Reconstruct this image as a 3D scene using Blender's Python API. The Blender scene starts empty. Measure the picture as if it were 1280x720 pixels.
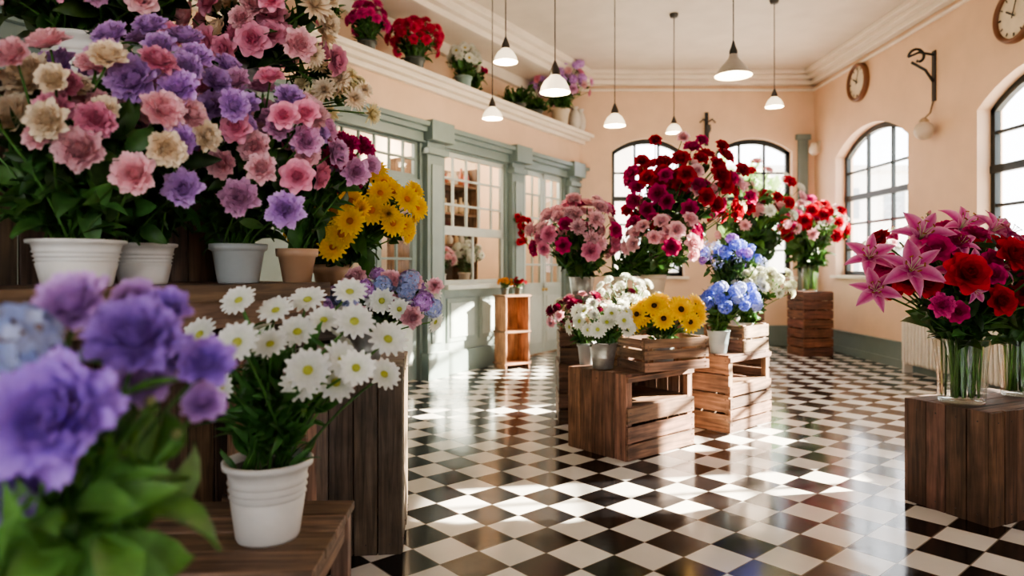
import bpy, math, numpy as np
from mathutils import Vector, Matrix
R=np.random.RandomState(7)
sc=bpy.context.scene
PI=math.pi
try: sc.view_settings.look='AgX - Medium High Contrast'
except Exception as e: print('look',e)
# ---------------------------------------------------------------- materials
def newmat(name):
    m=bpy.data.materials.new(name); m.use_nodes=True
    nt=m.node_tree; nt.nodes.clear()
    out=nt.nodes.new('ShaderNodeOutputMaterial')
    return m,nt,out
def N(nt,t,**k):
    n=nt.nodes.new(t)
    for a,b in k.items(): setattr(n,a,b)
    return n
def L(nt,a,b): nt.links.new(a,b)
def colmat(name,rough=.5,metal=0,transl=0,nscale=0,namt=.15,bump=0,coat=0,spec=.5):
    """principled, colour from mesh colour attribute with procedural variation"""
    m,nt,out=newmat(name)
    at=N(nt,'ShaderNodeAttribute',attribute_name='Col')
    p=N(nt,'ShaderNodeBsdfPrincipled')
    p.inputs['Roughness'].default_value=rough; p.inputs['Metallic'].default_value=metal
    p.inputs['Coat Weight'].default_value=coat; p.inputs['Specular IOR Level'].default_value=spec
    c=at.outputs['Color']
    if nscale:
        tc=N(nt,'ShaderNodeTexCoord'); no=N(nt,'ShaderNodeTexNoise'); no.inputs['Scale'].default_value=nscale
        no.inputs['Detail'].default_value=4
        L(nt,tc.outputs['Object'],no.inputs['Vector'])
        mr=N(nt,'ShaderNodeMapRange'); mr.inputs[1].default_value=.3; mr.inputs[2].default_value=.7
        mr.inputs[3].default_value=1-namt; mr.inputs[4].default_value=1+namt
        L(nt,no.outputs['Fac'],mr.inputs[0])
        vm=N(nt,'ShaderNodeVectorMath',operation='SCALE'); L(nt,c,vm.inputs[0]); L(nt,mr.outputs[0],vm.inputs['Scale'])
        c=vm.outputs[0]
        if bump:
            b=N(nt,'ShaderNodeBump'); b.inputs['Strength'].default_value=bump; b.inputs['Distance'].default_value=.01
            L(nt,no.outputs['Fac'],b.inputs['Height']); L(nt,b.outputs[0],p.inputs['Normal'])
    L(nt,c,p.inputs['Base Color'])
    if transl:
        tr=N(nt,'ShaderNodeBsdfTranslucent'); L(nt,c,tr.inputs['Color'])
        mx=N(nt,'ShaderNodeMixShader'); mx.inputs[0].default_value=transl
        L(nt,p.outputs[0],mx.inputs[1]); L(nt,tr.outputs[0],mx.inputs[2]); L(nt,mx.outputs[0],out.inputs[0])
    else: L(nt,p.outputs[0],out.inputs[0])
    return m
PETAL=colmat('petal_soft',.55,transl=.25,nscale=60,namt=.08,spec=.25)
LEAF=colmat('leaf_green',.45,transl=.18,nscale=30,namt=.25,spec=.35)
POT=colmat('glazed_pot',.38,nscale=12,namt=.06)
METAL=colmat('zinc_metal',.38,metal=.85,nscale=20,namt=.2)
PAINT=colmat('painted_plaster',.6,nscale=3,namt=.05)
GLOSSP=colmat('painted_joinery',.4,nscale=6,namt=.05)
BLACK=colmat('black_iron',.4,metal=.4,spec=.5)
def woodmat():
    m,nt,out=newmat('rough_wood')
    at=N(nt,'ShaderNodeAttribute',attribute_name='Col'); g=N(nt,'ShaderNodeAttribute',attribute_name='gc')
    mp=N(nt,'ShaderNodeMapping'); mp.inputs['Scale'].default_value=(3,42,42); L(nt,g.outputs['Vector'],mp.inputs[0])
    no=N(nt,'ShaderNodeTexNoise'); no.inputs['Scale'].default_value=1; no.inputs['Detail'].default_value=6; no.inputs['Distortion'].default_value=.6
    L(nt,mp.outputs[0],no.inputs['Vector'])
    n2=N(nt,'ShaderNodeTexNoise'); n2.inputs['Scale'].default_value=5; n2.inputs['Detail'].default_value=3; L(nt,g.outputs['Vector'],n2.inputs['Vector'])
    mr=N(nt,'ShaderNodeMapRange'); mr.inputs[1].default_value=.3; mr.inputs[2].default_value=.72; mr.inputs[3].default_value=.35; mr.inputs[4].default_value=1.5
    L(nt,no.outputs['Fac'],mr.inputs[0])
    m2=N(nt,'ShaderNodeMapRange'); m2.inputs[1].default_value=.3; m2.inputs[2].default_value=.7; m2.inputs[3].default_value=.6; m2.inputs[4].default_value=1.3
    L(nt,n2.outputs['Fac'],m2.inputs[0])
    mu=N(nt,'ShaderNodeMath',operation='MULTIPLY'); L(nt,mr.outputs[0],mu.inputs[0]); L(nt,m2.outputs[0],mu.inputs[1])
    vm=N(nt,'ShaderNodeVectorMath',operation='SCALE'); L(nt,at.outputs['Color'],vm.inputs[0]); L(nt,mu.outputs[0],vm.inputs['Scale'])
    p=N(nt,'ShaderNodeBsdfPrincipled'); p.inputs['Roughness'].default_value=.65
    L(nt,vm.outputs[0],p.inputs['Base Color'])
    b=N(nt,'ShaderNodeBump'); b.inputs['Strength'].default_value=.6; b.inputs['Distance'].default_value=.004
    L(nt,no.outputs['Fac'],b.inputs['Height']); L(nt,b.outputs[0],p.inputs['Normal'])
    L(nt,p.outputs[0],out.inputs[0]); return m
WOOD=woodmat()
def glassmat(name,tint,ior=1.35):
    m,nt,out=newmat(name)
    t=N(nt,'ShaderNodeBsdfTransparent'); t.inputs[0].default_value=(*tint,1)
    g=N(nt,'ShaderNodeBsdfGlossy'); g.inputs['Roughness'].default_value=.03
    f=N(nt,'ShaderNodeFresnel'); f.inputs[0].default_value=ior
    mx=N(nt,'ShaderNodeMixShader'); L(nt,f.outputs[0],mx.inputs[0]); L(nt,t.outputs[0],mx.inputs[1]); L(nt,g.outputs[0],mx.inputs[2])
    L(nt,mx.outputs[0],out.inputs[0]); return m
def thinglass(name):
    m,nt,out=newmat(name)
    t=N(nt,'ShaderNodeBsdfTransparent'); t.inputs[0].default_value=(.93,.97,.95,1)
    g=N(nt,'ShaderNodeBsdfGlossy'); g.inputs['Roughness'].default_value=.04
    lw=N(nt,'ShaderNodeLayerWeight'); lw.inputs[0].default_value=.28
    mr=N(nt,'ShaderNodeMapRange'); mr.inputs[3].default_value=.06; mr.inputs[4].default_value=.8; L(nt,lw.outputs['Facing'],mr.inputs[0])
    mx=N(nt,'ShaderNodeMixShader'); L(nt,mr.outputs[0],mx.inputs[0]); L(nt,t.outputs[0],mx.inputs[1]); L(nt,g.outputs[0],mx.inputs[2])
    L(nt,mx.outputs[0],out.inputs[0]); return m
GLASS=thinglass('clear_glass')
PANE=glassmat('window_glass',(.98,.99,.99),1.3)
def emis(name,col,s,mixd=0):
    m,nt,out=newmat(name)
    p=N(nt,'ShaderNodeBsdfPrincipled'); p.inputs['Base Color'].default_value=(.85,.78,.66,1); p.inputs['Roughness'].default_value=.3
    p.inputs['Emission Color'].default_value=(*col,1); p.inputs['Emission Strength'].default_value=s
    L(nt,p.outputs[0],out.inputs[0]); return m
BULB=emis('lamp_bulb',(1,.82,.55),25)
SHADE=emis('frosted_shade',(1,.80,.52),1.8)
ALL=[PETAL,LEAF,POT,METAL,PAINT,GLOSSP,BLACK,WOOD,GLASS,PANE,BULB,SHADE]
iPET,iLEAF,iPOT,iMET,iPNT,iJOIN,iBLK,iWOOD,iGLS,iPANE,iBULB,iSHD=range(12)

# ---------------------------------------------------------------- mesh builder
class MB:
    def __init__(s): s.V=[];s.F=[];s.M=[];s.C=[];s.G=[];s.S=[];s.n=0
    def add(s,V,F,mat,col,smooth=True,gc=None):
        V=np.asarray(V,float); n=len(V)
        s.V.append(V)
        col=np.asarray(col,float)
        if col.ndim==1: col=np.tile(col,(n,1))
        s.C.append(col); s.G.append(np.zeros((n,3)) if gc is None else gc)
        if isinstance(F,np.ndarray): fl=(F+s.n).tolist()
        else: fl=[[i+s.n for i in f] for f in F]
        s.F+=fl; s.M+=[mat]*len(fl); s.S+=[smooth]*len(fl); s.n+=n
    def build(s,name,loc=(0,0,0),bevel=0):
        V=np.vstack(s.V)-np.array(loc); C=np.clip(np.vstack(s.C),0,1); G=np.vstack(s.G)
        me=bpy.data.meshes.new(name); me.from_pydata(V.tolist(),[],s.F)
        used=sorted(set(s.M)); mp={u:i for i,u in enumerate(used)}
        for u in used: me.materials.append(ALL[u])
        me.polygons.foreach_set('material_index',[mp[m] for m in s.M])
        me.polygons.foreach_set('use_smooth',s.S)
        a=me.attributes.new('Col','FLOAT_COLOR','POINT'); a.data.foreach_set('color',np.hstack([C,np.ones((len(C),1))]).ravel())
        a=me.attributes.new('gc','FLOAT_VECTOR','POINT'); a.data.foreach_set('vector',G.ravel())
        me.update()
        o=bpy.data.objects.new(name,me); o.location=loc; sc.collection.objects.link(o)
        if bevel:
            b=o.modifiers.new('bevel','BEVEL'); b.width=bevel; b.segments=2; b.limit_method='ANGLE'
        return o
BF=np.array([[0,3,2,1],[4,5,6,7],[0,1,5,4],[1,2,6,5],[2,3,7,6],[3,0,4,7]])
def rotz(a): c,s=math.cos(a),math.sin(a); return np.array([[c,-s,0],[s,c,0],[0,0,1.]])
class Fr:
    def __init__(s,o=(0,0,0),a=0): s.o=np.array(o,float); s.R=rotz(math.radians(a))
    def __call__(s,P): return np.asarray(P,float)@s.R.T+s.o
ID=Fr()
def box(mb,x0,x1,y0,y1,z0,z1,mat,col,fr=ID,tilt=0):
    V=np.array([[x0,y0,z0],[x1,y0,z0],[x1,y1,z0],[x0,y1,z0],[x0,y0,z1],[x1,y0,z1],[x1,y1,z1],[x0,y1,z1]],float)
    c=V.mean(0); d=V-c; ax=np.argsort(-np.ptp(V,axis=0)); gc=d[:,ax]+R.rand(3)*20
    mb.add(fr(V),BF,mat,col,False,gc)
def woodc(base=(.20,.115,.07),v=.3):
    k=1+R.uniform(-v,v); return np.array(base)*k*np.array([1,1+R.uniform(-.06,.06),1+R.uniform(-.1,.1)])
def revolve(mb,prof,o,mat,col,n=32,rfun=None,R3=None,smooth=True):
    P=[]
    for r,z in prof:
        for k in range(n):
            a=2*PI*k/n; rr=r*(rfun(a,z) if rfun else 1)
            P.append((rr*math.cos(a),rr*math.sin(a),z))
    P=np.array(P)
    if R3 is not None: P=P@R3.T
    F=np.array([[i*n+k,i*n+(k+1)%n,(i+1)*n+(k+1)%n,(i+1)*n+k] for i in range(len(prof)-1) for k in range(n)])
    mb.add(P+np.array(o),F,mat,col,smooth)
def basis(d,spin=None):
    d=np.array(d,float); d/=np.linalg.norm(d)
    h=np.array([0,0,1.]) if abs(d[2])<.9 else np.array([1.,0,0])
    x=np.cross(h,d); x/=np.linalg.norm(x); y=np.cross(d,x)
    if spin is None: spin=R.uniform(0,2*PI)
    c,s=math.cos(spin),math.sin(spin)
    return np.stack([x*c+y*s,-x*s+y*c,d],axis=1)
def tube(mb,pts,rad,mat,col,k=6):
    pts=np.asarray(pts,float); n=len(pts); rad=np.ones(n)*rad
    T=np.gradient(pts,axis=0); T/=np.linalg.norm(T,axis=1)[:,None]+1e-9
    h=np.array([.31,.2,.93]) if abs(T[0][2])<.7 else np.array([1.,.1,0])
    V=[]
    for i in range(n):
        x=np.cross(h,T[i]); x/=np.linalg.norm(x)+1e-9; y=np.cross(T[i],x)
        for j in range(k):
            a=2*PI*j/k; V.append(pts[i]+rad[i]*(x*math.cos(a)+y*math.sin(a)))
    F=[[i*k+j,i*k+(j+1)%k,(i+1)*k+(j+1)%k,(i+1)*k+j] for i in range(n-1) for j in range(k)]
    F.append(list(range(k))[::-1]); F.append([(n-1)*k+j for j in range(k)])
    mb.add(V,F,mat,col)
def sphere(mb,c,r,mat,col,n=14,sz=1):
    pr=[(max(1e-4,r*math.sin(PI*i/8)),-r*sz*math.cos(PI*i/8)) for i in range(9)]
    revolve(mb,pr,c,mat,col,n)
# ---------------------------------------------------------------- flower templates
def petal(L_,W,t0,t1,cup=.4,ruf=0,nu=4,nv=4,shape='round',r0=0,ph=0,edgeT=False,fq=5):
    t=np.linspace(0,1,nu+1); a=t0+(t1-t0)*t; dt=L_/nu
    x=r0+np.concatenate([[0],np.cumsum(np.sin((a[1:]+a[:-1])/2))*dt]); z=np.concatenate([[0],np.cumsum(np.cos((a[1:]+a[:-1])/2))*dt])
    if shape=='round': w=W*(.15+.85*np.sqrt(t))*(1-.45*t**5)
    elif shape=='strap': w=W*(.45+.55*np.sin(PI*np.clip(t*.75,0,1)))*(1-.6*t**8)
    else: w=W*np.sin(PI*np.clip(t,0.03,.985)**.8)
    v=np.linspace(-1,1,nv+1)
    TT,VV=np.meshgrid(t,v,indexing='ij'); ww=w[:,None]*np.ones_like(VV); aa=a[:,None]*np.ones_like(VV)
    off=cup*ww*VV**2+ruf*TT**2*np.sin(VV*fq+ph)*L_
    pull=(-.22*L_*VV**2*TT**3) if shape=='round' else 0
    if fq>6: pull=pull+.05*L_*TT**3*np.sin(VV*fq*1.6+ph*2)
    X=x[:,None]-np.cos(aa)*off+np.sin(aa)*pull; Z=z[:,None]+np.sin(aa)*off+np.cos(aa)*pull
    P=np.stack([X,ww*VV,Z],-1).reshape(-1,3)
    m=nv+1
    F=np.array([[i*m+j,i*m+j+1,(i+1)*m+j+1,(i+1)*m+j] for i in range(nu) for j in range(nv)])
    Tc=(np.abs(VV)**1.5*.8+.35*TT**4).ravel() if edgeT else TT.ravel()
    return P,F,Tc
class Tpl:
    def __init__(s): s.V=[];s.F=[];s.T=[];s.K=[];s.n=0
    def add(s,V,F,T,K=0):
        s.V.append(V); s.F.append(F+s.n); s.T.append(T*np.ones(len(V))); s.K.append(np.full(len(V),K)); s.n+=len(V)
    def done(s): return np.vstack(s.V),np.vstack(s.F),np.concatenate(s.T),np.concatenate(s.K)
def rz(P,a): return P@rotz(a).T
def dome(t,r,z0,h,K=1,n=10):
    pr=[(r*math.cos(i*PI/8),z0+h*math.sin(i*PI/8)) for i in range(5)]; pr[-1]=(1e-3,z0+h)
    V=np.array([(a*math.cos(2*PI*k/n),a*math.sin(2*PI*k/n),b) for a,b in pr for k in range(n)])
    F=np.array([[i*n+k,i*n+(k+1)%n,(i+1)*n+(k+1)%n,(i+1)*n+k] for i in range(4) for k in range(n)])
    t.add(V,F,.5,K)
def calyx(t,s=.35):
    for k in range(5):
        P,F,T=petal(s,.14,1.0,1.7,.2,0,3,2,'point'); P=rz(P,k*1.257); P[:,2]-=.04; t.add(P,F,T,2)
def mk_rose():
    t=Tpl(); n=[3,4,5,6,7,7]; LL=[.6,.68,.76,.84,.95,1.02]; A0=[.15,.3,.5,.7,.9,1.05]; A1=[-.55,-.35,-.05,.45,1.05,1.6]; W=[.28,.36,.42,.46,.5,.52]
    for i in range(6):
        for k in range(n[i]):
            P,F,T=petal(LL[i],W[i]*R.uniform(.9,1.1),A0[i]*R.uniform(.9,1.1),A1[i]+R.uniform(-.15,.15),.45,R.uniform(0,.03),ph=R.uniform(0,6))
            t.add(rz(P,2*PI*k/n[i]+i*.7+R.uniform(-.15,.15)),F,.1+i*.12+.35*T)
    calyx(t); return t.done()
def mk_ruffle(layers=6,ruf=.07):
    t=Tpl()
    for i in range(layers):
        f=i/(layers-1); n=4+int(f*5)
        for k in range(n):
            P,F,T=petal(.6+.42*f,(.27+.2*f)*R.uniform(.85,1.15),.1+1.1*f+R.uniform(-.1,.1),-.3+1.9*f+R.uniform(-.25,.25),.25,ruf*R.uniform(.6,1.4),ph=R.uniform(0,6),nu=4,nv=5)
            t.add(rz(P,2*PI*k/n+i*.9+R.uniform(-.25,.25)),F,.35*(1-f)*.3+.75*T*(.4+.6*f))
    calyx(t); return t.done()
def mk_pom(n=66):
    # densely ruffled double bloom (lisianthus / carnation)
    t=Tpl()
    for k in range(n):
        f=(k+.5)/n; a=k*2.39996
        P,F,T=petal((.60+.36*f)*R.uniform(.92,1.06),(.26+.18*f)*R.uniform(.85,1.15),.05+1.3*f+R.uniform(-.08,.08),-.5+1.85*f+R.uniform(-.22,.22),.5,.035*R.uniform(.6,1.5),nu=5,nv=8,ph=R.uniform(0,6),fq=6.5)
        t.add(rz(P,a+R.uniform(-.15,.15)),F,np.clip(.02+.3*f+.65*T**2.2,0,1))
    calyx(t); return t.done()
def mk_carn():
    t=Tpl()
    for k in range(42):
        f=(k+.5)/42; a=k*2.4
        P,F,T=petal(.75+.25*f,.24,.05+1.25*f,.0+1.6*f+R.uniform(-.2,.2),.1,.11,ph=R.uniform(0,6),nu=3,nv=5)
        t.add(rz(P,a),F,.2+.7*T)
    calyx(t); return t.done()
def mk_daisy(n=15,w=.17,rows=2):
    t=Tpl()
    for r in range(rows):
        for k in range(n):
            P,F,T=petal((.86-.16*r)*R.uniform(.94,1.05),w,1.3-.22*r+R.uniform(-.08,.08),1.62-.2*r+R.uniform(-.12,.12),.25,0,3,2,'strap',r0=.16)
            t.add(rz(P,2*PI*(k+.5*r)/n+R.uniform(-.04,.04)),F,T)
    dome(t,.24,.02,.13)
    calyx(t,.3); return t.done()
def mk_mum():
    t=Tpl()
    for k in range(75):
        f=(k+.5)/75; a=k*2.4
        P,F,T=petal(.55+.42*f,.11,.1+1.5*f,-.35+1.9*f+R.uniform(-.15,.15),.5,0,3,2,'strap')
        t.add(rz(P,a),F,.1+.8*T)
    return t.done()
def mk_lily():
    t=Tpl()
    for k in range(6):
        P,F,T=petal(1.3,.29 if k%2 else .22,.5,2.0+R.uniform(-.15,.15),.45,.015,7,4,'point',edgeT=True,ph=R.uniform(0,6))
        t.add(rz(P,k*PI/3+R.uniform(-.06,.06)),F,T)
    for k in range(6):
        a=k*PI/3+.3; m=MB(); p=[(.25*s*s*math.cos(a)+.03*math.cos(a),.25*s*s*math.sin(a)+.03*math.sin(a),.85*s) for s in np.linspace(0,1,5)]
        tube(m,p,.014,0,(0,0,0),4); t.add(np.vstack(m.V),np.array([f for f in m.F if len(f)==4]),.9,3)
        m=MB(); e=np.array(p[-1]); tube(m,[e+(-.07*math.sin(a),.07*math.cos(a),0),e,e+(.07*math.sin(a),-.07*math.cos(a),0)],.028,0,(0,0,0),4)
        t.add(np.vstack(m.V),np.array([f for f in m.F if len(f)==4]),.5,1)
    return t.done()
def mk_hyd2(n=85):
    t=Tpl(); g=2.39996
    for k in range(n):
        z=1-1.4*(k+.5)/n; r=math.sqrt(max(0,1-z*z)); d=np.array([r*math.cos(k*g),r*math.sin(k*g),z]); B=basis(d+R.normal(0,.2,3))
        s=.2*R.uniform(.85,1.15); tv=R.uniform(0,1); q0=R.uniform(.8,1.02)
        for q in range(4):
            P=np.array([[0,0,-.05],[.5,-.46,.15],[1,0,.05],[.5,.46,.15]])*s
            t.add(rz(P,q*PI/2)@B.T+d*np.array([.85,.85,.75])*q0,np.array([[0,1,2,3]]),tv)
    return t.done()
def mk_bud():
    t=Tpl()
    for k in range(6):
        P,F,T=petal(1.3,.42,.55,-.45,.6,0,5,3,'round'); t.add(rz(P,k*1.047*1.1),F,.3+.6*T)
    calyx(t,.6); return t.done()
def mk_spray(n=22):
    t=Tpl()
    for k in range(n):
        d=R.normal(0,1,3); d[2]=abs(d[2])+.2; d/=np.linalg.norm(d); B=basis(d); s=.16
        for q in range(5):
            P=np.array([[0,0,0],[.5,-.4,.2],[1,0,.2],[.5,.4,.2]])*s
            t.add(rz(P,q*1.257)@B.T+d*R.uniform(.6,1),np.array([[0,1,2,3]]),R.rand())
    return t.done()
TP={'rose':[mk_rose() for _ in range(3)],'pom':[mk_pom() for _ in range(3)],'peony':[mk_ruffle(8,.05) for _ in range(3)],
    'carn':[mk_carn() for _ in range(2)],'daisy':[mk_daisy() for _ in range(3)],'gerb':[mk_daisy(18,.13,2) for _ in range(2)],
    'mum':[mk_mum() for _ in range(2)],'lily':[mk_lily() for _ in range(2)],'hyd':[mk_hyd2() for _ in range(2)],'bud':[mk_bud()],'spray':[mk_spray()]}
def flower(mb,kind,pos,d,size,c0,c1,cc=(.6,.45,.05),jit=.14):
    V,F,T,K=TP[kind][R.randint(len(TP[kind]))]
    B=basis(d); k=1+R.uniform(-jit,jit); T=np.clip(T,0,1)[:,None]
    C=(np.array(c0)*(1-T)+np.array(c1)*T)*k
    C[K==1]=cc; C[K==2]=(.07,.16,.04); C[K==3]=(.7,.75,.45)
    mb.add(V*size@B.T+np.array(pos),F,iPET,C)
LT=[petal(1,.20,.2,1.3,.5,0,5,2,'point'),petal(1,.11,.1,.8,.5,0,5,2,'point'),petal(1,.27,.3,1.7,.35,.03,5,4,'point')]
def leaf(mb,pos,d,size,kind=None,g=None):
    P,F,T=LT[R.randint(3) if kind is None else kind]
    B=basis(d)
    if g is None: g=np.array([.028,.078,.020])*R.uniform(.35,1.8)+np.array([.016,.02,.0])*R.rand()
    C=np.array(g)[None]*(1+.3*T[:,None])*R.uniform(.8,1.2)
    mb.add(P*size@B.T+np.array(pos),F,iLEAF,C)
def stem(mb,p0,p1,r=.004,g=(.07,.17,.035)):
    p0=np.array(p0);p1=np.array(p1); m=(p0+p1)/2; m[2]+=.12*abs(p1[2]-p0[2]); m[:2]=p0[:2]*.62+p1[:2]*.38
    t=np.linspace(0,1,6)[:,None]; P=(1-t)**2*p0+2*t*(1-t)*m+t*t*p1
    tube(mb,P,r,iLEAF,np.array(g)*R.uniform(.7,1.4),5); return P
# ---------------------------------------------------------------- pots
POTS={'white':(iPOT,(.72,.70,.66)),'terra':(iPOT,(.46,.28,.17)),'grey':(iPOT,(.36,.38,.37)),'zinc':(iMET,(.55,.57,.57)),'cream':(iPOT,(.58,.48,.35)),
 'dark':(iPOT,(.06,.07,.06)),'blue':(iPOT,(.32,.4,.44)),'green':(iPOT,(.2,.3,.27))}
def pot(mb,kind,o,r,h):
    x,y,z=o
    if kind=='glass':
        revolve(mb,[(r*.2,.012),(r*.8,.012),(r*.84,.03),(r*.86,h*.4),(r*.97,h*.85),(r*1.03,h)],o,iGLS,(1,1,1),40)
        revolve(mb,[(.001,.0),(r*.8,.0),(r*.83,.012)],o,iGLS,(1,1,1),40)
        revolve(mb,[(r*1.0,h-.004),(r*1.04,h-.004),(r*1.05,h),(r*1.04,h+.004),(r*1.0,h+.004)],o,iGLS,(1,1,1),40)
        return
    m,c=POTS[kind]
    if kind=='white': pr=[(.001,0),(r*.70,0),(r*.74,h*.04),(r*.86,h*.50),(r*.82,h*.515),(r*.84,h*.535),(r*.89,h*.56),(r*.84,h*.60),(r*.86,h*.62),(r*.91,h*.65),(r*.86,h*.69),(r*.88,h*.71),(r*.93,h*.74),(r*.90,h*.78),(r*.94,h*.9),(r*1.04,h*.92),(r*1.05,h*.99),(r*1.02,h),(r*.97,h),(r*.93,h*.9)]
    elif kind=='terra': pr=[(.001,0),(r*.66,0),(r*.88,h*.76),(r*1.0,h*.77),(r*1.03,h),(r*.93,h),(r*.9,h*.88)]
    elif kind in('zinc','blue'): pr=[(.001,0),(r*.68,0),(r*.7,h*.02),(r*.8,h*.4),(r*.82,h*.41),(r*.83,h*.44),(r*.97,h*.96),(r*1.02,h*.97),(r*1.02,h),(r*.96,h),(r*.9,h*.88)]
    else: pr=[(.001,0),(r*.68,0),(r*.72,h*.03),(r*.9,h*.8),(r*.96,h*.84),(r*1.02,h*.86),(r*1.02,h),(r*.94,h),(r*.9,h*.88)]
    revolve(mb,pr,o,m,c,40)
    revolve(mb,[(.001,h*.89),(r*.91,h*.89)],o,iPOT,(.05,.03,.02),24)
def bouquet(name,kind,base,pr,ph,cen,rad,types,n,nleaf=60,explicit=(),fs=.05,lsz=.14,zmin=-.35,inner=.35,face=(0,-.25,.1),stemr=.004,lcol=None,droop=True,lk=None,prej=True):
    """one mesh: pot + stems + leaves + flower heads. types: (kind,c0,c1,cc,relsize,weight)"""
    mb=MB(); base=np.array(base,float); cen=np.array(cen,float); rad=np.array(rad if np.ndim(rad) else (rad,rad,rad),float)
    if kind: pot(mb,kind,base,pr,ph)
    mouth=base+np.array([0,0,ph*.9])
    W=np.array([t[5] for t in types],float); W/=W.sum()
    heads=[]
    g=2.39996; off=R.rand()*6
    for k in range(n):
        z=1-(1-zmin)*(k+.5)/n; r=math.sqrt(max(0,1-z*z)); d=np.array([r*math.cos(k*g+off),r*math.sin(k*g+off),z])+R.normal(0,.08,3)
        d/=np.linalg.norm(d); heads.append((cen+d*rad*R.uniform(.78,1.12),d,R.choice(len(types),p=W),R.uniform(.8,1.15)))
    for k in range(int(n*inner)):
        d=R.normal(0,1,3); d/=np.linalg.norm(d); d[2]=abs(d[2])*.8
        heads.append((cen+d*rad*R.uniform(.35,.7),d+np.array([0,0,.5]),R.choice(len(types),p=W),1))
    for e in explicit:
        p=np.array(e[:3],float); d=(p-(mouth+cen)/2)/rad.mean(); d/=np.linalg.norm(d)+1e-6; heads.append((p,d*.6+np.array([0,-.8,.15]) if len(e)<6 else np.array(e[5]),e[3],e[4]/fs))
    for p,d,ti,s in heads:
        k_,c0,c1,cc,rs,_=types[ti]; d=d+np.array(face); d=d/np.linalg.norm(d); sz=fs*rs*s
        flower(mb,k_,p,d,sz,c0,c1,cc)
        j=R.uniform(-1,1,2)*pr*.55
        if kind=='glass':
            q=p-mouth; s0=base+np.array([-q[0]*.12+j[0]*.6,-q[1]*.12+j[1]*.6,.03]); m=mouth+np.array([j[0],j[1],ph*.08])
            tube(mb,[s0,(s0+m)/2,m],stemr,iLEAF,np.array((.13,.29,.06))*R.uniform(.6,1.3),5); P=stem(mb,m,p-d*sz*.15,stemr)
        else: P=stem(mb,mouth+np.array([j[0],j[1],-.02]),p-d*sz*.1,stemr)
        for q in range(2):
            a=P[R.randint(2,5)]; leaf(mb,a,R.normal(0,1,3)*[1,1,.4]+[0,0,.5],lsz*R.uniform(.45,.8),g=lcol,kind=lk)
    for k in range(nleaf):
        d=R.normal(0,1,3); d/=np.linalg.norm(d)
        t=R.uniform(0,1); c=mouth*(1-t)+cen*t
        p=c+d*rad*R.uniform(.1,.72)*(.35+.65*t)
        dd=d+np.array([0,0,.5])
        if p[2]<mouth[2]+.12: p[2]=max(p[2],mouth[2]+R.uniform(.0,.06)); dd[2]=abs(dd[2])+.6
        leaf(mb,p,dd,lsz*R.uniform(.6,1.2),g=lcol,kind=lk)
    if droop:
        for k in range(10):
            a=R.uniform(0,2*PI); leaf(mb,mouth+np.array([math.cos(a)*pr*.7,math.sin(a)*pr*.7,0]),(math.cos(a),math.sin(a),1.1),lsz*R.uniform(.6,.9),g=lcol,kind=lk)
    return mb.build(name,tuple(base))
# colours (linear)
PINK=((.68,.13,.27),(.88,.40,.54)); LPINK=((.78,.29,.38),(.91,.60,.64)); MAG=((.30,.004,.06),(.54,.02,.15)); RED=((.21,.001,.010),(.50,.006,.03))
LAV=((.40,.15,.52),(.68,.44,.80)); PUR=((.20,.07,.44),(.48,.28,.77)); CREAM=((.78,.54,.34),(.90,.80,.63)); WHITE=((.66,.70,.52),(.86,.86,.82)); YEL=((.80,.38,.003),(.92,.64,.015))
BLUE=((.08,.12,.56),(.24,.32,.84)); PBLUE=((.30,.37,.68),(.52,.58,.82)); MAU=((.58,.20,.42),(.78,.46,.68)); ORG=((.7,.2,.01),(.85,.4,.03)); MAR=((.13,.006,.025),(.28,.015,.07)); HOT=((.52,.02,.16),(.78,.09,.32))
YC=(.6,.4,.04); DC=(.05,.02,.005); GC=(.5,.52,.10)
def T(k,c,cc=YC,rs=1,w=1): return (k,c[0],c[1],cc,rs,w)
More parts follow.
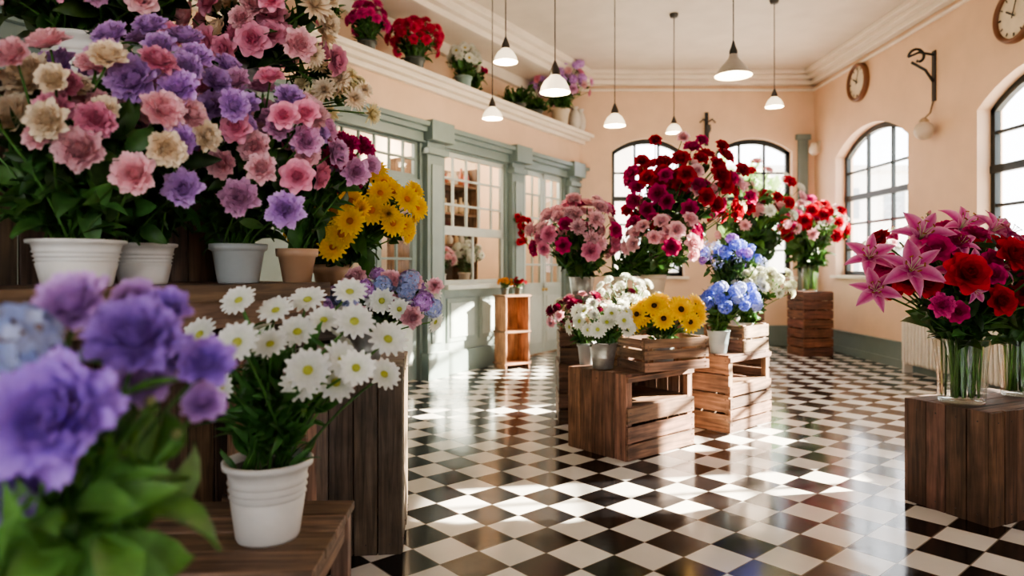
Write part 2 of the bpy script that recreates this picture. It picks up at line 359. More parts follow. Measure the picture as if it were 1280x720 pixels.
# ---------------------------------------------------------------- room shell
PEACH=(.69,.48,.33); CREAMW=(.76,.67,.56); GREEN=(.165,.218,.208); GRN2=(.23,.285,.268); H=4.9
def floormat():
    m,nt,out=newmat('checker_tile')
    tc=N(nt,'ShaderNodeTexCoord'); mp=N(nt,'ShaderNodeMapping'); ts=1/.235
    mp.inputs['Rotation'].default_value=(0,0,math.radians(49)); mp.inputs['Scale'].default_value=(ts,ts,ts); mp.inputs['Location'].default_value=(.3,.1,.5)
    L(nt,tc.outputs['Object'],mp.inputs[0])
    ck=N(nt,'ShaderNodeTexChecker'); ck.inputs['Scale'].default_value=1
    ck.inputs[1].default_value=(.008,.008,.009,1); ck.inputs[2].default_value=(.76,.74,.69,1)
    L(nt,mp.outputs[0],ck.inputs[0])
    sp=N(nt,'ShaderNodeSeparateXYZ'); L(nt,mp.outputs[0],sp.inputs[0])
    ds=[]
    for i in range(2):
        f=N(nt,'ShaderNodeMath',operation='FRACT'); L(nt,sp.outputs[i],f.inputs[0])
        s=N(nt,'ShaderNodeMath',operation='SUBTRACT'); L(nt,f.outputs[0],s.inputs[0]); s.inputs[1].default_value=.5
        a=N(nt,'ShaderNodeMath',operation='ABSOLUTE'); L(nt,s.outputs[0],a.inputs[0]); ds.append(a)
    mxx=N(nt,'ShaderNodeMath',operation='MAXIMUM'); L(nt,ds[0].outputs[0],mxx.inputs[0]); L(nt,ds[1].outputs[0],mxx.inputs[1])
    gt=N(nt,'ShaderNodeMath',operation='GREATER_THAN'); L(nt,mxx.outputs[0],gt.inputs[0]); gt.inputs[1].default_value=.487
    no=N(nt,'ShaderNodeTexNoise'); no.inputs['Scale'].default_value=2.5; no.inputs['Detail'].default_value=6; L(nt,tc.outputs['Object'],no.inputs['Vector'])
    # slight tone difference tile to tile
    fl=N(nt,'ShaderNodeVectorMath',operation='FLOOR'); L(nt,mp.outputs[0],fl.inputs[0]); wn=N(nt,'ShaderNodeTexWhiteNoise'); L(nt,fl.outputs[0],wn.inputs['Vector'])
    m3=N(nt,'ShaderNodeMapRange'); m3.inputs[3].default_value=.88; m3.inputs[4].default_value=1.08; L(nt,wn.outputs['Value'],m3.inputs[0])
    mr=N(nt,'ShaderNodeMapRange'); mr.inputs[3].default_value=.82; mr.inputs[4].default_value=1.15; L(nt,no.outputs['Fac'],mr.inputs[0])
    mm=N(nt,'ShaderNodeMath',operation='MULTIPLY'); L(nt,mr.outputs[0],mm.inputs[0]); L(nt,m3.outputs[0],mm.inputs[1])
    vm=N(nt,'ShaderNodeVectorMath',operation='SCALE'); L(nt,ck.outputs[0],vm.inputs[0]); L(nt,mm.outputs[0],vm.inputs['Scale'])
    mix=N(nt,'ShaderNodeMix',data_type='RGBA'); L(nt,gt.outputs[0],mix.inputs[0]); L(nt,vm.outputs[0],mix.inputs[6]); mix.inputs[7].default_value=(.2,.17,.145,1)
    p=N(nt,'ShaderNodeBsdfPrincipled'); L(nt,mix.outputs[2],p.inputs['Base Color']); p.inputs['Specular IOR Level'].default_value=.75
    r=N(nt,'ShaderNodeMapRange'); r.inputs[3].default_value=.05; r.inputs[4].default_value=.24; L(nt,no.outputs['Fac'],r.inputs[0]); L(nt,r.outputs[0],p.inputs['Roughness'])
    n3=N(nt,'ShaderNodeTexNoise'); n3.inputs['Scale'].default_value=6; L(nt,tc.outputs['Object'],n3.inputs['Vector'])
    b=N(nt,'ShaderNodeBump'); b.inputs['Strength'].default_value=.25; b.inputs['Distance'].default_value=.002; b.invert=True
    L(nt,gt.outputs[0],b.inputs['Height'])
    b2=N(nt,'ShaderNodeBump'); b2.inputs['Strength'].default_value=.12; b2.inputs['Distance'].default_value=.01; L(nt,n3.outputs['Fac'],b2.inputs['Height']); L(nt,b.outputs[0],b2.inputs['Normal']); L(nt,b2.outputs[0],p.inputs['Normal'])
    L(nt,p.outputs[0],out.inputs[0]); return m
me=bpy.data.meshes.new('floor'); me.from_pydata([(-9.5,-3.3,0),(5.75,-3.3,0),(5.75,12.6,0),(-9.5,12.6,0),(-9.5,-3.3,-.1),(5.75,-3.3,-.1),(5.75,12.6,-.1),(-9.5,12.6,-.1)],[],[(0,1,2,3),(7,6,5,4),(0,4,5,1),(1,5,6,2),(2,6,7,3),(3,7,4,0)])
me.materials.append(floormat()); o=bpy.data.objects.new('floor',me); sc.collection.objects.link(o)
mb=MB(); box(mb,-9.5,5.75,-3.3,12.6,H,H+.1,iPNT,(.66,.58,.49)); mb.build('ceiling')
def arch(s0,s1,zs,rise,n=14):
    w=(s1-s0)/2; Rr=(w*w+rise*rise)/(2*rise); c=(s0+s1)/2; zc=zs+rise-Rr
    xs=np.linspace(s0,s1,n+1); return xs,zc+np.sqrt(np.maximum(0,Rr*Rr-(xs-c)**2))
def wall(name,fr,a,b,th,wins,col=PEACH,h=H):
    mb=MB(); cur=a
    for (s0,s1,z0,zs,rise) in wins:
        box(mb,cur,s0,0,th,0,h,iPNT,col,fr)
        if z0>0: box(mb,s0,s1,0,th,0,z0,iPNT,col,fr)
        xs,zz=arch(s0,s1,zs,rise)
        for i in range(len(xs)-1):
            V=np.array([[xs[i],0,zz[i]],[xs[i+1],0,zz[i+1]],[xs[i+1],th,zz[i+1]],[xs[i],th,zz[i]],[xs[i],0,h],[xs[i+1],0,h],[xs[i+1],th,h],[xs[i],th,h]])
            mb.add(fr(V),BF,iPNT,col,False)
        cur=s1
    box(mb,cur,b,0,th,0,h,iPNT,col,fr); return mb.build(name)
wi=[0]
def window(fr,s0,s1,z0,zs,rise,y,cols=3,rows=5,heavy=2,col=(.02,.025,.025),sill=True):
    wi[0]+=1; mb=MB(); f=.07; xs,zz=arch(s0,s1,zs,rise); y1=y+.07
    def top(x): return np.interp(x,xs,zz)
    box(mb,s0,s0+f,y,y1,z0,top(s0)+.02,iBLK,col,fr); box(mb,s1-f,s1,y,y1,z0,top(s1)+.02,iBLK,col,fr); box(mb,s0,s1,y,y1,z0,z0+f,iBLK,col,fr)
    for i in range(len(xs)-1):
        V=np.array([[xs[i],y,zz[i]-f*1.2],[xs[i+1],y,zz[i+1]-f*1.2],[xs[i+1],y1,zz[i+1]-f*1.2],[xs[i],y1,zz[i]-f*1.2],[xs[i],y,zz[i]+.01],[xs[i+1],y,zz[i+1]+.01],[xs[i+1],y1,zz[i+1]+.01],[xs[i],y1,zz[i]+.01]])
        mb.add(fr(V),BF,iBLK,col,False)
        q=np.array([[xs[i],y+.035,z0],[xs[i+1],y+.035,z0],[xs[i+1],y+.035,zz[i+1]],[xs[i],y+.035,zz[i]]]); mb.add(fr(q),[[0,1,2,3]],iPANE,(1,1,1),False)
    for k in range(1,cols):
        x=s0+(s1-s0)*k/cols; box(mb,x-.02,x+.02,y+.01,y1-.01,z0,top(x),iBLK,col,fr)
    for k in range(1,rows):
        z=z0+(zs+rise*.4-z0)*k/rows; t=.045 if k==heavy else .018
        box(mb,s0,s1,y+(-.01 if k==heavy else .01),y1-.01,z-t,z+t,iBLK,col,fr)
    if sill: box(mb,s0-.08,s1+.08,-.06,y,z0-.05,z0,iPNT,CREAMW,fr)
    return mb.build('window_%d'%wi[0])
FR_R=Fr((5.45,12.3,0),-90)
FR_B=Fr((0,12.3,0),0)
rw=[(.8,2.9,1.28,3.25,.36),(4.3,6.4,1.28,3.25,.36),(6.85,7.65,1.28,3.45,.16)]  # last, narrow window is unseen, added to throw a sun streak on the floor
wall('wall_right',FR_R,-.3,15.6,.3,rw)
for w in rw: window(FR_R,*w,.16,cols=3 if w[1]-w[0]>1 else 2,rows=5,heavy=3)
bw=[(1.80,3.10,1.25,3.5,.24),(3.68,5.05,1.25,3.5,.24)]
wall('wall_back',FR_B,-1.8,5.45,.3,bw)
for w in bw: window(FR_B,*w,.12,cols=3,rows=5,heavy=3)
FR_N=Fr((5.75,-3,0),180)
nw=[(1.6,4.2,1.0,3.3,.4),(6.0,8.6,1.0,3.3,.4)]  # unseen windows added behind the camera to let in fill light
wall('wall_near',FR_N,0,15.2,.3,nw)
for w in nw: window(FR_N,*w,.14,cols=3,rows=3,heavy=2)
mb=MB()
for y0,z0,z1 in((-.30,4.83,4.9),(-.22,4.76,4.83),(-.12,4.68,4.76),(-.05,4.58,4.62)):
    box(mb,0.2,5.45,y0,0,z0,z1,iPNT,CREAMW,FR_B)
mb.build('trim_1',bevel=.012)
mb=MB()
for y0,z0,z1 in((-.30,4.83,4.9),(-.22,4.76,4.83),(-.12,4.68,4.76),(-.05,4.58,4.62)):
    box(mb,0,15.2,y0,0,z0,z1,iPNT,CREAMW,FR_R)
mb.build('trim_2',bevel=.012)
def baseboard(name,fr,a,b,h=.34):
    mb=MB(); box(mb,a,b,-.03,0,0,h,iJOIN,GREEN,fr); box(mb,a,b,-.05,0,h,h+.03,iJOIN,GREEN,fr); box(mb,a,b,-.045,0,0,.12,iJOIN,GREEN,fr); mb.build(name,bevel=.005)
baseboard('baseboard_back',FR_B,1.3,5.45); baseboard('baseboard_right',FR_R,0,15.2)
mb=MB(); box(mb,5.14,5.32,-.05,0,.37,3.72,iJOIN,GREEN,FR_B); box(mb,5.10,5.36,-.08,0,3.70,3.8,iJOIN,GREEN,FR_B); mb.build('trim_3',bevel=.008)
# ------- left shopfront partition
FF=Fr((-1.22,8.35,0),58.2)
mb=MB()
box(mb,-13.5,4.68,0,.12,3.15,3.7,iPNT,PEACH,FF)
box(mb,-13.5,-1.35,0,.12,0,3.15,iJOIN,GREEN,FF)
for a in np.arange(-13,-2,1.3): box(mb,a,a+1.05,-.025,0,.4,2.8,iJOIN,GRN2,FF)
box(mb,4.01,4.68,0,.12,0,3.15,iJOIN,GREEN,FF)
box(mb,.15,.6,0,.12,0,3.15,iJOIN,GREEN,FF); box(mb,2.14,2.67,0,.12,0,3.15,iJOIN,GREEN,FF)
box(mb,.6,2.14,0,.12,0,1.12,iJOIN,GRN2,FF); box(mb,.6,2.14,0,.12,2.94,3.15,iJOIN,GREEN,FF)
box(mb,2.67,4.01,0,.12,2.95,3.15,iJOIN,GREEN,FF); box(mb,-1.35,.15,0,.12,3.0,3.15,iJOIN,GREEN,FF); box(mb,-1.35,.15,0,.12,2.38,2.5,iJOIN,GREEN,FF)
for a,b in((.68,1.34),(1.42,2.06)):
    box(mb,a,b,-.02,0,.42,1.0,iJOIN,GRN2,FF); box(mb,a+.06,b-.06,-.035,-.02,.48,.94,iJOIN,(.33,.39,.37),FF)
mb.build('wall_left',bevel=.006)
mb=MB(); box(mb,-13.5,4.66,.6,.7,3.8,H,iPNT,PEACH,FF); mb.build('wall_left_upper')
mb=MB(); box(mb,-13.5,3.75,1.6,1.7,0,3.7,iPNT,(.62,.50,.38),FF); mb.build('wall_backroom')
mb=MB()
box(mb,-13.5,4.78,-.22,.7,3.74,3.8,iPNT,CREAMW,FF); box(mb,-13.5,4.74,-.16,0,3.68,3.74,iPNT,CREAMW,FF); box(mb,-13.5,4.72,-.08,0,3.62,3.68,iPNT,CREAMW,FF)
box(mb,-13.5,3.9,.12,1.65,3.68,3.74,iPNT,CREAMW,FF)
mb.build('trim_ledge',bevel=.01)
mb=MB()
for y0,y1,z0,z1 in((-.10,.6,4.62,4.9),(-.2,.0,4.70,4.9),(-.30,0,4.80,4.9),(.5,.6,4.45,4.62)): box(mb,-13.5,4.9,y0,y1,z0,z1,iPNT,CREAMW,FF)
mb.build('trim_ceiling_beam',bevel=.012)
mb=MB()
box(mb,-13.5,4.62,-.06,0,2.96,3.08,iJOIN,GREEN,FF); box(mb,-13.5,4.66,-.12,0,3.08,3.14,iJOIN,GREEN,FF); box(mb,-13.5,4.7,-.17,0,3.14,3.2,iJOIN,GREEN,FF)
for a,b in((-1.75,-1.38),(.2,.55),(2.2,2.55),(4.08,4.42)):
    box(mb,a,b,-.08,0,.0,3.0,iJOIN,GREEN,FF); box(mb,a+.07,b-.07,-.1,-.08,.45,2.7,iJOIN,GRN2,FF)
    box(mb,a-.03,b+.03,-.12,0,0,.34,iJOIN,GREEN,FF); box(mb,a-.03,b+.03,-.13,0,2.82,2.9,iJOIN,GREEN,FF); box(mb,a-.05,b+.05,-.2,0,2.98,3.23,iJOIN,GREEN,FF)
mb.build('trim_pilasters',bevel=.006)
mb=MB(); box(mb,-13.5,-1.8,-.03,0,0,.34,iJOIN,GREEN,FF); box(mb,.6,2.14,-.04,0,0,.3,iJOIN,GREEN,FF); mb.build('baseboard_left',bevel=.005)
PALE=(.48,.52,.48)
def grid(mb,fr,s0,s1,z0,z1,cols,rows,y=.04,f=.06,m=.014,col=PALE):
    box(mb,s0,s0+f,y,y+.05,z0,z1,iJOIN,col,fr); box(mb,s1-f,s1,y,y+.05,z0,z1,iJOIN,col,fr); box(mb,s0,s1,y,y+.05,z0,z0+f,iJOIN,col,fr); box(mb,s0,s1,y,y+.05,z1-f,z1,iJOIN,col,fr)
    for k in range(1,cols): x=s0+(s1-s0)*k/cols; box(mb,x-m,x+m,y+.008,y+.042,z0,z1,iJOIN,col,fr)
    for k in range(1,rows): z=z0+(z1-z0)*k/rows; box(mb,s0,s1,y+.008,y+.042,z-m,z+m,iJOIN,col,fr)
    mb.add(fr([[s0,y+.025,z0],[s1,y+.025,z0],[s1,y+.025,z1],[s0,y+.025,z1]]),[[0,1,2,3]],iPANE,(1,1,1),False)
mb=MB(); grid(mb,FF,-1.35,.15,2.5,3.0,6,2,col=GREEN); mb.build('window_transom',bevel=.003)
mb=MB(); grid(mb,FF,.6,2.14,1.9,2.94,5,3); grid(mb,FF,.6,2.14,1.18,1.9,2,1)
box(mb,.52,2.22,-.16,.14,1.12,1.18,iJOIN,(.54,.58,.54),FF); mb.build('window_display',bevel=.003)
def door(name,s0,s1,z1,c=(.40,.46,.43)):
    mb=MB(); mid=(s0+s1)/2
    for a,b in((s0+.03,mid-.01),(mid+.01,s1-.03)):
        box(mb,a,b,.03,.08,.02,1.08,iJOIN,c,FF); box(mb,a+.09,b-.09,.015,.03,.2,.95,iJOIN,(.46,.52,.49),FF)
        grid(mb,FF,a,b,1.08,z1,2,5 if z1>2.5 else 3,y=.03,f=.08,col=c)
    for q in(-.05,.05): sphere(mb,FF([[mid+q,-.0,1.05]])[0],.028,iMET,(.6,.45,.2))
    mb.build(name,bevel=.004)
door('door_1',2.67,4.01,2.95); door('door_2',-1.35,.15,2.38,c=GREEN)
mb=MB()
for z in(1.14,1.75,2.2,2.62):
    box(mb,.62,2.12,(.5 if z>1.2 else .16),.95,z-.03,z,iWOOD,(.24,.13,.07),FF)
for s in(.62,2.09): box(mb,s,s+.03,.5,.95,0,2.9,iWOOD,(.2,.11,.06),FF)
box(mb,.62,2.12,.95,.97,0,2.9,iWOOD,(.16,.085,.05),FF)
for z in(1.75,2.2,2.62):
    for s in np.arange(.72,2.05,.13):
        o=FF([[s+R.uniform(-.02,.02),.65,z]])[0]; r=R.uniform(.035,.055); h=R.uniform(.12,.28)
        c=[(.7,.65,.55),(.35,.1,.05),(.2,.25,.15),(.6,.4,.2),(.5,.12,.15),(.7,.5,.3)][R.randint(6)]
        revolve(mb,[(.001,0),(r*.8,0),(r,h*.35),(r*.95,h*.6),(r*.45,h*.8),(r*.5,h)],o,iPOT,c,14)
mb.build('backroom_shelf_with_vases')
# ---------------------------------------------------------------- crates
def crate(name,c,dim,rot,style='h',rows=3,top=True,base=(.20,.112,.066),openfront=False,v=.35):
    mb=MB(); w,d,h=dim[0]/2,dim[1]/2,dim[2]; fr=Fr((c[0],c[1],c[2]),rot); t=.018; W_=lambda:woodc(base,v)
    for sx in(-1,1):
        for sy in(-1,1): box(mb,*sorted((sx*(w-t),sx*(w-t-.045))),*sorted((sy*(d-t),sy*(d-t-.045))),.001,h-.002,iWOOD,W_(),fr)
    nails=[]
    def side(u0,u1,plane,sg,axis):
        if style=='h' or (openfront and axis=='y' and sg<0):
            hh=h*.62 if (openfront and axis=='y' and sg<0) else h
            rh=hh/rows
            for k in range(rows):
                a,b=k*rh+.005,(k+1)*rh-.012
                j=R.uniform(-.003,.003); q=R.uniform(-.004,.004)
                if axis=='y': box(mb,u0,u1,*sorted((sg*(plane-t)+j,sg*plane+j)),a+q,b+q,iWOOD,W_(),fr)
                else: box(mb,*sorted((sg*(plane-t)+j,sg*plane+j)),u0,u1,a+q,b+q,iWOOD,W_(),fr)
                for uu in(u0+.03,u1-.03):
                    for zz in(a+.25*(b-a),b-.25*(b-a)):
                        pp=[uu,sg*(plane+.001)+j,zz] if axis=='y' else [sg*(plane+.001)+j,uu,zz]
                        nails.append(pp)
            if hh<h: box(mb,u0,u1,*sorted((sg*(plane-t),sg*plane)),h-.06,h-.02,iWOOD,W_(),fr)
        else:
            n=max(3,int(round((u1-u0)/.115))); bw=(u1-u0)/n
            for k in range(n):
                a,b=u0+k*bw+.003,u0+(k+1)*bw-.003; j=R.uniform(-.003,.003); zt=h-R.uniform(0,.006)
                if axis=='y': box(mb,a,b,*sorted((sg*(plane-t)+j,sg*plane+j)),0,zt,iWOOD,W_(),fr)
                else: box(mb,*sorted((sg*(plane-t)+j,sg*plane+j)),a,b,0,zt,iWOOD,W_(),fr)
                for zz in(.05,h-.06):
                    pp=[(a+b)/2,sg*(plane+.001)+j,zz] if axis=='y' else [sg*(plane+.001)+j,(a+b)/2,zz]
                    nails.append(pp)
    side(-w,w,d,-1,'y'); side(-w,w,d,1,'y'); side(-d+t,d-t,w,-1,'x'); side(-d+t,d-t,w,1,'x')
    for p in nails: sphere(mb,fr([p])[0],.0045,iBLK,(.08,.06,.05),6)
    zz=[.0]+([h-.02] if top else [])
    if openfront: zz.append(h*.60)
    for z in zz:
        n=max(3,int(dim[1]/.12)); bw=(dim[1]-2*t)/n
        for k in range(n): box(mb,-w+t*.5,w-t*.5,-d+t+k*bw+.003,-d+t+(k+1)*bw-.003,z+.001,z+.019,iWOOD,W_(),fr)
    return mb.build(name,tuple(c),bevel=.003)
DK=(.115,.058,.036)
crate('wooden_crate',(.945,5.40,0),(.8,.61,.63),40,'v',rows=3,openfront=True,base=(.21,.108,.064))
crate('wooden_crate',(1.17,5.30,.63),(.60,.36,.25),25,'h',rows=3,top=False,base=(.27,.15,.09))
crate('wooden_crate',(1.95,6.15,0),(.70,.45,.66),42,'h',rows=4,openfront=True,base=(.25,.145,.09))
crate('wooden_crate',(2.05,6.24,.66),(.44,.40,.24),42,'h',rows=2,top=False,base=(.27,.16,.1))
crate('wooden_crate',(.97,6.33,0),(1.1,.45,.56),0,'h',rows=4,base=(.16,.085,.05))
crate('wooden_crate',(.97,6.33,.56),(1.08,.44,.54),0,'h',rows=4,base=(.16,.085,.05))
crate('wooden_crate',(2.837,4.065,0),(.8,.5,.62),25,'v',base=DK)
crate('wooden_crate',(4.8,11.0,0),(.52,.45,1.03),10,'h',rows=7,base=(.15,.06,.035))
crate('wooden_crate',(3.02,9.0,0),(.45,.4,1.0),5,'h',rows=7,base=(.15,.07,.04))
GY=(.145,.102,.074)
crate('wooden_crate',(-.92,3.62,0),(.70,.64,.92),6,'v',base=GY)
crate('wooden_crate',(-1.04,3.74,.92),(.42,.38,.30),6,'h',base=GY)
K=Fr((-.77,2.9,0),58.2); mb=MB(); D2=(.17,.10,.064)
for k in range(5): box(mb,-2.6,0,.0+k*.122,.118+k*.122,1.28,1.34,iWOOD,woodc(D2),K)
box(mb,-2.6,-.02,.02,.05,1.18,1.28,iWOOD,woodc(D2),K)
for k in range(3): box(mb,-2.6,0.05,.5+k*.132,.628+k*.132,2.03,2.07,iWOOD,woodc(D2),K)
for k in range(20): box(mb,-2.6+k*.13,-2.6+k*.13+.122,.60,.62,.02,2.03,iWOOD,woodc((.09,.055,.035)),K)  # dark back boards added to darken the gaps behind the bouquets
for s in(-2.55,-1.3,-.1):
    for y in(.04,.5): box(mb,s,s+.06,y,y+.06,0,1.28,iWOOD,woodc(D2),K)
    box(mb,s,s+.06,.82,.88,0,2.03,iWOOD,woodc(D2),K); box(mb,s,s+.06,.1,.82,.3,.36,iWOOD,woodc(D2),K)
    box(mb,s,s+.06,.56,.82,1.24,1.28,iWOOD,woodc(D2),K); box(mb,s,s+.06,.52,.58,1.34,2.03,iWOOD,woodc(D2),K)
mb.build('tiered_plant_stand',(-.77,2.9,0),bevel=.003)
def bench(name,x0,x1,y0,y1,h,a=0):
    mb=MB(); fr=Fr(((x0+x1)/2,(y0+y1)/2,0),a); w=(x1-x0)/2; d=(y1-y0)/2; n=4; bw=2*d/n; B=(.19,.12,.08)
    for k in range(n): box(mb,-w,w,-d+k*bw+.003,-d+(k+1)*bw-.003,h-.03,h,iWOOD,woodc(B),fr)
    for sx in(-1,1):
        for sy in(-1,1): box(mb,*sorted((sx*(w-.01),sx*(w-.07))),*sorted((sy*(d-.01),sy*(d-.07))),0,h-.03,iWOOD,woodc(B),fr)
        box(mb,*sorted((sx*(w-.02),sx*(w-.04))),-d+.05,d-.05,h-.12,h-.03,iWOOD,woodc(B),fr); box(mb,*sorted((sx*(w-.02),sx*(w-.05))),-d+.05,d-.05,.14,.2,iWOOD,woodc(B),fr)
    for sy in(-1,1): box(mb,-w+.05,w-.05,*sorted((sy*(d-.02),sy*(d-.04))),h-.12,h-.03,iWOOD,woodc(B),fr)
    mb.build(name,((x0+x1)/2,(y0+y1)/2,0),bevel=.004)
bench('low_wooden_bench',-1.28,-.55,1.84,2.42,.575,2); bench('low_wooden_bench',-1.1,-.5,.72,1.3,.55)
mb=MB(); S=Fr((.0,9.6,0),58.2-25); B=(.30,.15,.08)
for sx in(-.2,.18): box(mb,sx,sx+.02,-.15,.15,0,1.0,iWOOD,woodc(B),S)
for z in(.06,.5,1.0): box(mb,-.22,.22,-.16,.16,z,z+.025,iWOOD,woodc(B),S)
box(mb,-.2,.2,.13,.15,0,1.0,iWOOD,woodc(B),S); mb.build('small_display_shelf',(0,9.6,0),bevel=.003)
# ---------------------------------------------------------------- centre bouquets
F0=(0,-.5,.1)
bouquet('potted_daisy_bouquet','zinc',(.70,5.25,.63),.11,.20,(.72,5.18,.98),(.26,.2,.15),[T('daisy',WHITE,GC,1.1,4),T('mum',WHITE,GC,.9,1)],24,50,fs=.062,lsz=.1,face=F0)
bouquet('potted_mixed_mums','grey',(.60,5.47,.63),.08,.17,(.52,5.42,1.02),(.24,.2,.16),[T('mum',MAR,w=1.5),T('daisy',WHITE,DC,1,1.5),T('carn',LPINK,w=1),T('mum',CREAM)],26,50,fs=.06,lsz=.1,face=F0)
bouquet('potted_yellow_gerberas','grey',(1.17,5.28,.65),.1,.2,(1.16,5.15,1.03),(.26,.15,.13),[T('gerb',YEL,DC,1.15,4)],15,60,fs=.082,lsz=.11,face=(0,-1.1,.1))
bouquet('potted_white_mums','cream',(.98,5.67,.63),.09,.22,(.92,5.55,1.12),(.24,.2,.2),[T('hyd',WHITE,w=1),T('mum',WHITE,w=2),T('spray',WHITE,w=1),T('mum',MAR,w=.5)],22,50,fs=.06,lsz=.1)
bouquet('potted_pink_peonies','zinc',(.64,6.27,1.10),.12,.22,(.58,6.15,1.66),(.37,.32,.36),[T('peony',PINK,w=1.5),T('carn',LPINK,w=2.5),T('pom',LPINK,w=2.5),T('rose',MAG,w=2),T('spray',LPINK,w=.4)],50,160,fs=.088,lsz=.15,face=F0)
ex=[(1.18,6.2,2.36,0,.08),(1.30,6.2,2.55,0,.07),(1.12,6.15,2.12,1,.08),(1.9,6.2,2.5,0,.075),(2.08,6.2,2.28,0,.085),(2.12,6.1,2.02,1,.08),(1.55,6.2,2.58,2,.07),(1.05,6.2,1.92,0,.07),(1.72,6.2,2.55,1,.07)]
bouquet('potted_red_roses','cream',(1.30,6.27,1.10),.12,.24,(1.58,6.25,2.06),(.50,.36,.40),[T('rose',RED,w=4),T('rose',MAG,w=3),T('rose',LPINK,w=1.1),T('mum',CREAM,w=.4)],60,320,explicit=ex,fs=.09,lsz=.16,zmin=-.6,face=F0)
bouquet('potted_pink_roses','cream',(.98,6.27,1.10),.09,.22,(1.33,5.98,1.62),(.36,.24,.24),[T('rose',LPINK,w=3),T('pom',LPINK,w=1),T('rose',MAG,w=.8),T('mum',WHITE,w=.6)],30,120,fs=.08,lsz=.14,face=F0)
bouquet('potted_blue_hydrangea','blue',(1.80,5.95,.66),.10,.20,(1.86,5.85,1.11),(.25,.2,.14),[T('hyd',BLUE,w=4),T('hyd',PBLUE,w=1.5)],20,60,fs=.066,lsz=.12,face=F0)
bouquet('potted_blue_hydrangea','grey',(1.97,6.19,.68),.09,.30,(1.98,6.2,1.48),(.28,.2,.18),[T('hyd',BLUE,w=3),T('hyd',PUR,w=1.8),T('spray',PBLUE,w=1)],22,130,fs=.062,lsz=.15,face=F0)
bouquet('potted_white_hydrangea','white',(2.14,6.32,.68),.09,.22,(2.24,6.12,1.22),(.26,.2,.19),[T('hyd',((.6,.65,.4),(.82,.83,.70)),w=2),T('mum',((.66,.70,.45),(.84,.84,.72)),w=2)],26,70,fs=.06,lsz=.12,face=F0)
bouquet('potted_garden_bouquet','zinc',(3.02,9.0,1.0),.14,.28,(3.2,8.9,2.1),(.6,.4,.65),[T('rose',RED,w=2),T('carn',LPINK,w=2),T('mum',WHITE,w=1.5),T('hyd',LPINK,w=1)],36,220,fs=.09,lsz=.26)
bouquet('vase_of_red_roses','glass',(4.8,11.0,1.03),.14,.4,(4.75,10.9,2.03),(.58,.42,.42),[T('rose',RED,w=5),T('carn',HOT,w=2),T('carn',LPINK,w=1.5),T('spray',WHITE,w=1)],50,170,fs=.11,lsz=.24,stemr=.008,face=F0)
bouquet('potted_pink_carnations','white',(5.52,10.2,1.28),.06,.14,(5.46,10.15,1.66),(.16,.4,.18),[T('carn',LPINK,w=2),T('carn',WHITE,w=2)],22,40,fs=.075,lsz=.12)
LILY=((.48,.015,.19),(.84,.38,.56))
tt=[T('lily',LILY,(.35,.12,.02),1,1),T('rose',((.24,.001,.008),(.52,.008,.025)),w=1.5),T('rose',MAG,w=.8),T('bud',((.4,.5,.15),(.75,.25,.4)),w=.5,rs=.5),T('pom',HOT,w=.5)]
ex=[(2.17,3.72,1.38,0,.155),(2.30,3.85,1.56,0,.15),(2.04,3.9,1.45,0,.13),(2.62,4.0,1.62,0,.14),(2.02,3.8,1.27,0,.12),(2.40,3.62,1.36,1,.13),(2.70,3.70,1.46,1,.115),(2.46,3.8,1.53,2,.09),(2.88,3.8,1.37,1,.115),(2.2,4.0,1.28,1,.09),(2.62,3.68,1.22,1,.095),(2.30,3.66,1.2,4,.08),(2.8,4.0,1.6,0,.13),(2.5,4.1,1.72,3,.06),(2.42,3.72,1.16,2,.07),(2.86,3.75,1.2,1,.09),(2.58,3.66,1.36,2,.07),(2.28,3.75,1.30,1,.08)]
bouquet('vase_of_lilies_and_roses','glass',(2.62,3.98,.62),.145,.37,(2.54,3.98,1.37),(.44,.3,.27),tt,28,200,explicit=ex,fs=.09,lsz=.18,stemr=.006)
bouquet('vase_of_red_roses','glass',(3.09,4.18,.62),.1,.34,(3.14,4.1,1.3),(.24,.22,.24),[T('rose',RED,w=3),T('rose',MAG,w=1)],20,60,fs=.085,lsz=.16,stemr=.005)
# ---------------------------------------------------------------- left stand bouquets
D=(0,-.7,.0)
bouquet('potted_pink_lisianthus','white',(-1.40,2.20,1.34),.135,.15,(-1.38,2.15,1.83),(.38,.26,.26),[T('pom',LPINK,w=3),T('pom',CREAM,w=2),T('pom',PINK,w=.8),T('bud',CREAM,w=.4,rs=.5)],32,330,fs=.072,lsz=.14,face=D,droop=False,
 explicit=[(-1.238,1.97,1.735,0,.088),(-1.12,2.03,1.676,0,.078),(-1.46,2.08,1.965,1,.10),(-1.48,2.05,1.85,1,.085),(-1.30,2.0,1.93,2,.06),(-1.36,1.98,1.78,0,.06),(-1.22,2.05,1.87,1,.055)])
bouquet('potted_lavender_lisianthus','white',(-1.36,2.52,1.34),.11,.15,(-1.28,2.42,1.94),(.34,.24,.26),[T('pom',LAV,w=4),T('pom',LPINK,w=1),T('pom',MAU,w=1)],38,300,fs=.072,lsz=.14,face=D,droop=False,
 explicit=[(-1.18,2.15,1.98,0,.10),(-1.07,2.2,1.97,0,.08),(-1.03,2.15,1.65,0,.073),(-1.04,2.15,1.80,0,.065)])
bouquet('potted_mauve_lisianthus','grey',(-1.09,2.72,1.34),.108,.155,(-.98,2.60,1.84),(.29,.22,.27),[T('pom',MAU,w=2),T('pom',LAV,w=2),T('rose',PINK,w=2),T('pom',LPINK,w=1)],42,260,fs=.072,lsz=.13,face=D,droop=False,
 explicit=[(-.93,2.35,1.64,0,.082),(-.79,2.38,1.60,1,.08),(-.86,2.35,1.74,3,.065),(-.76,2.42,1.72,2,.07),(-.80,2.4,1.93,2,.06),(-.74,2.45,1.95,2,.06)])
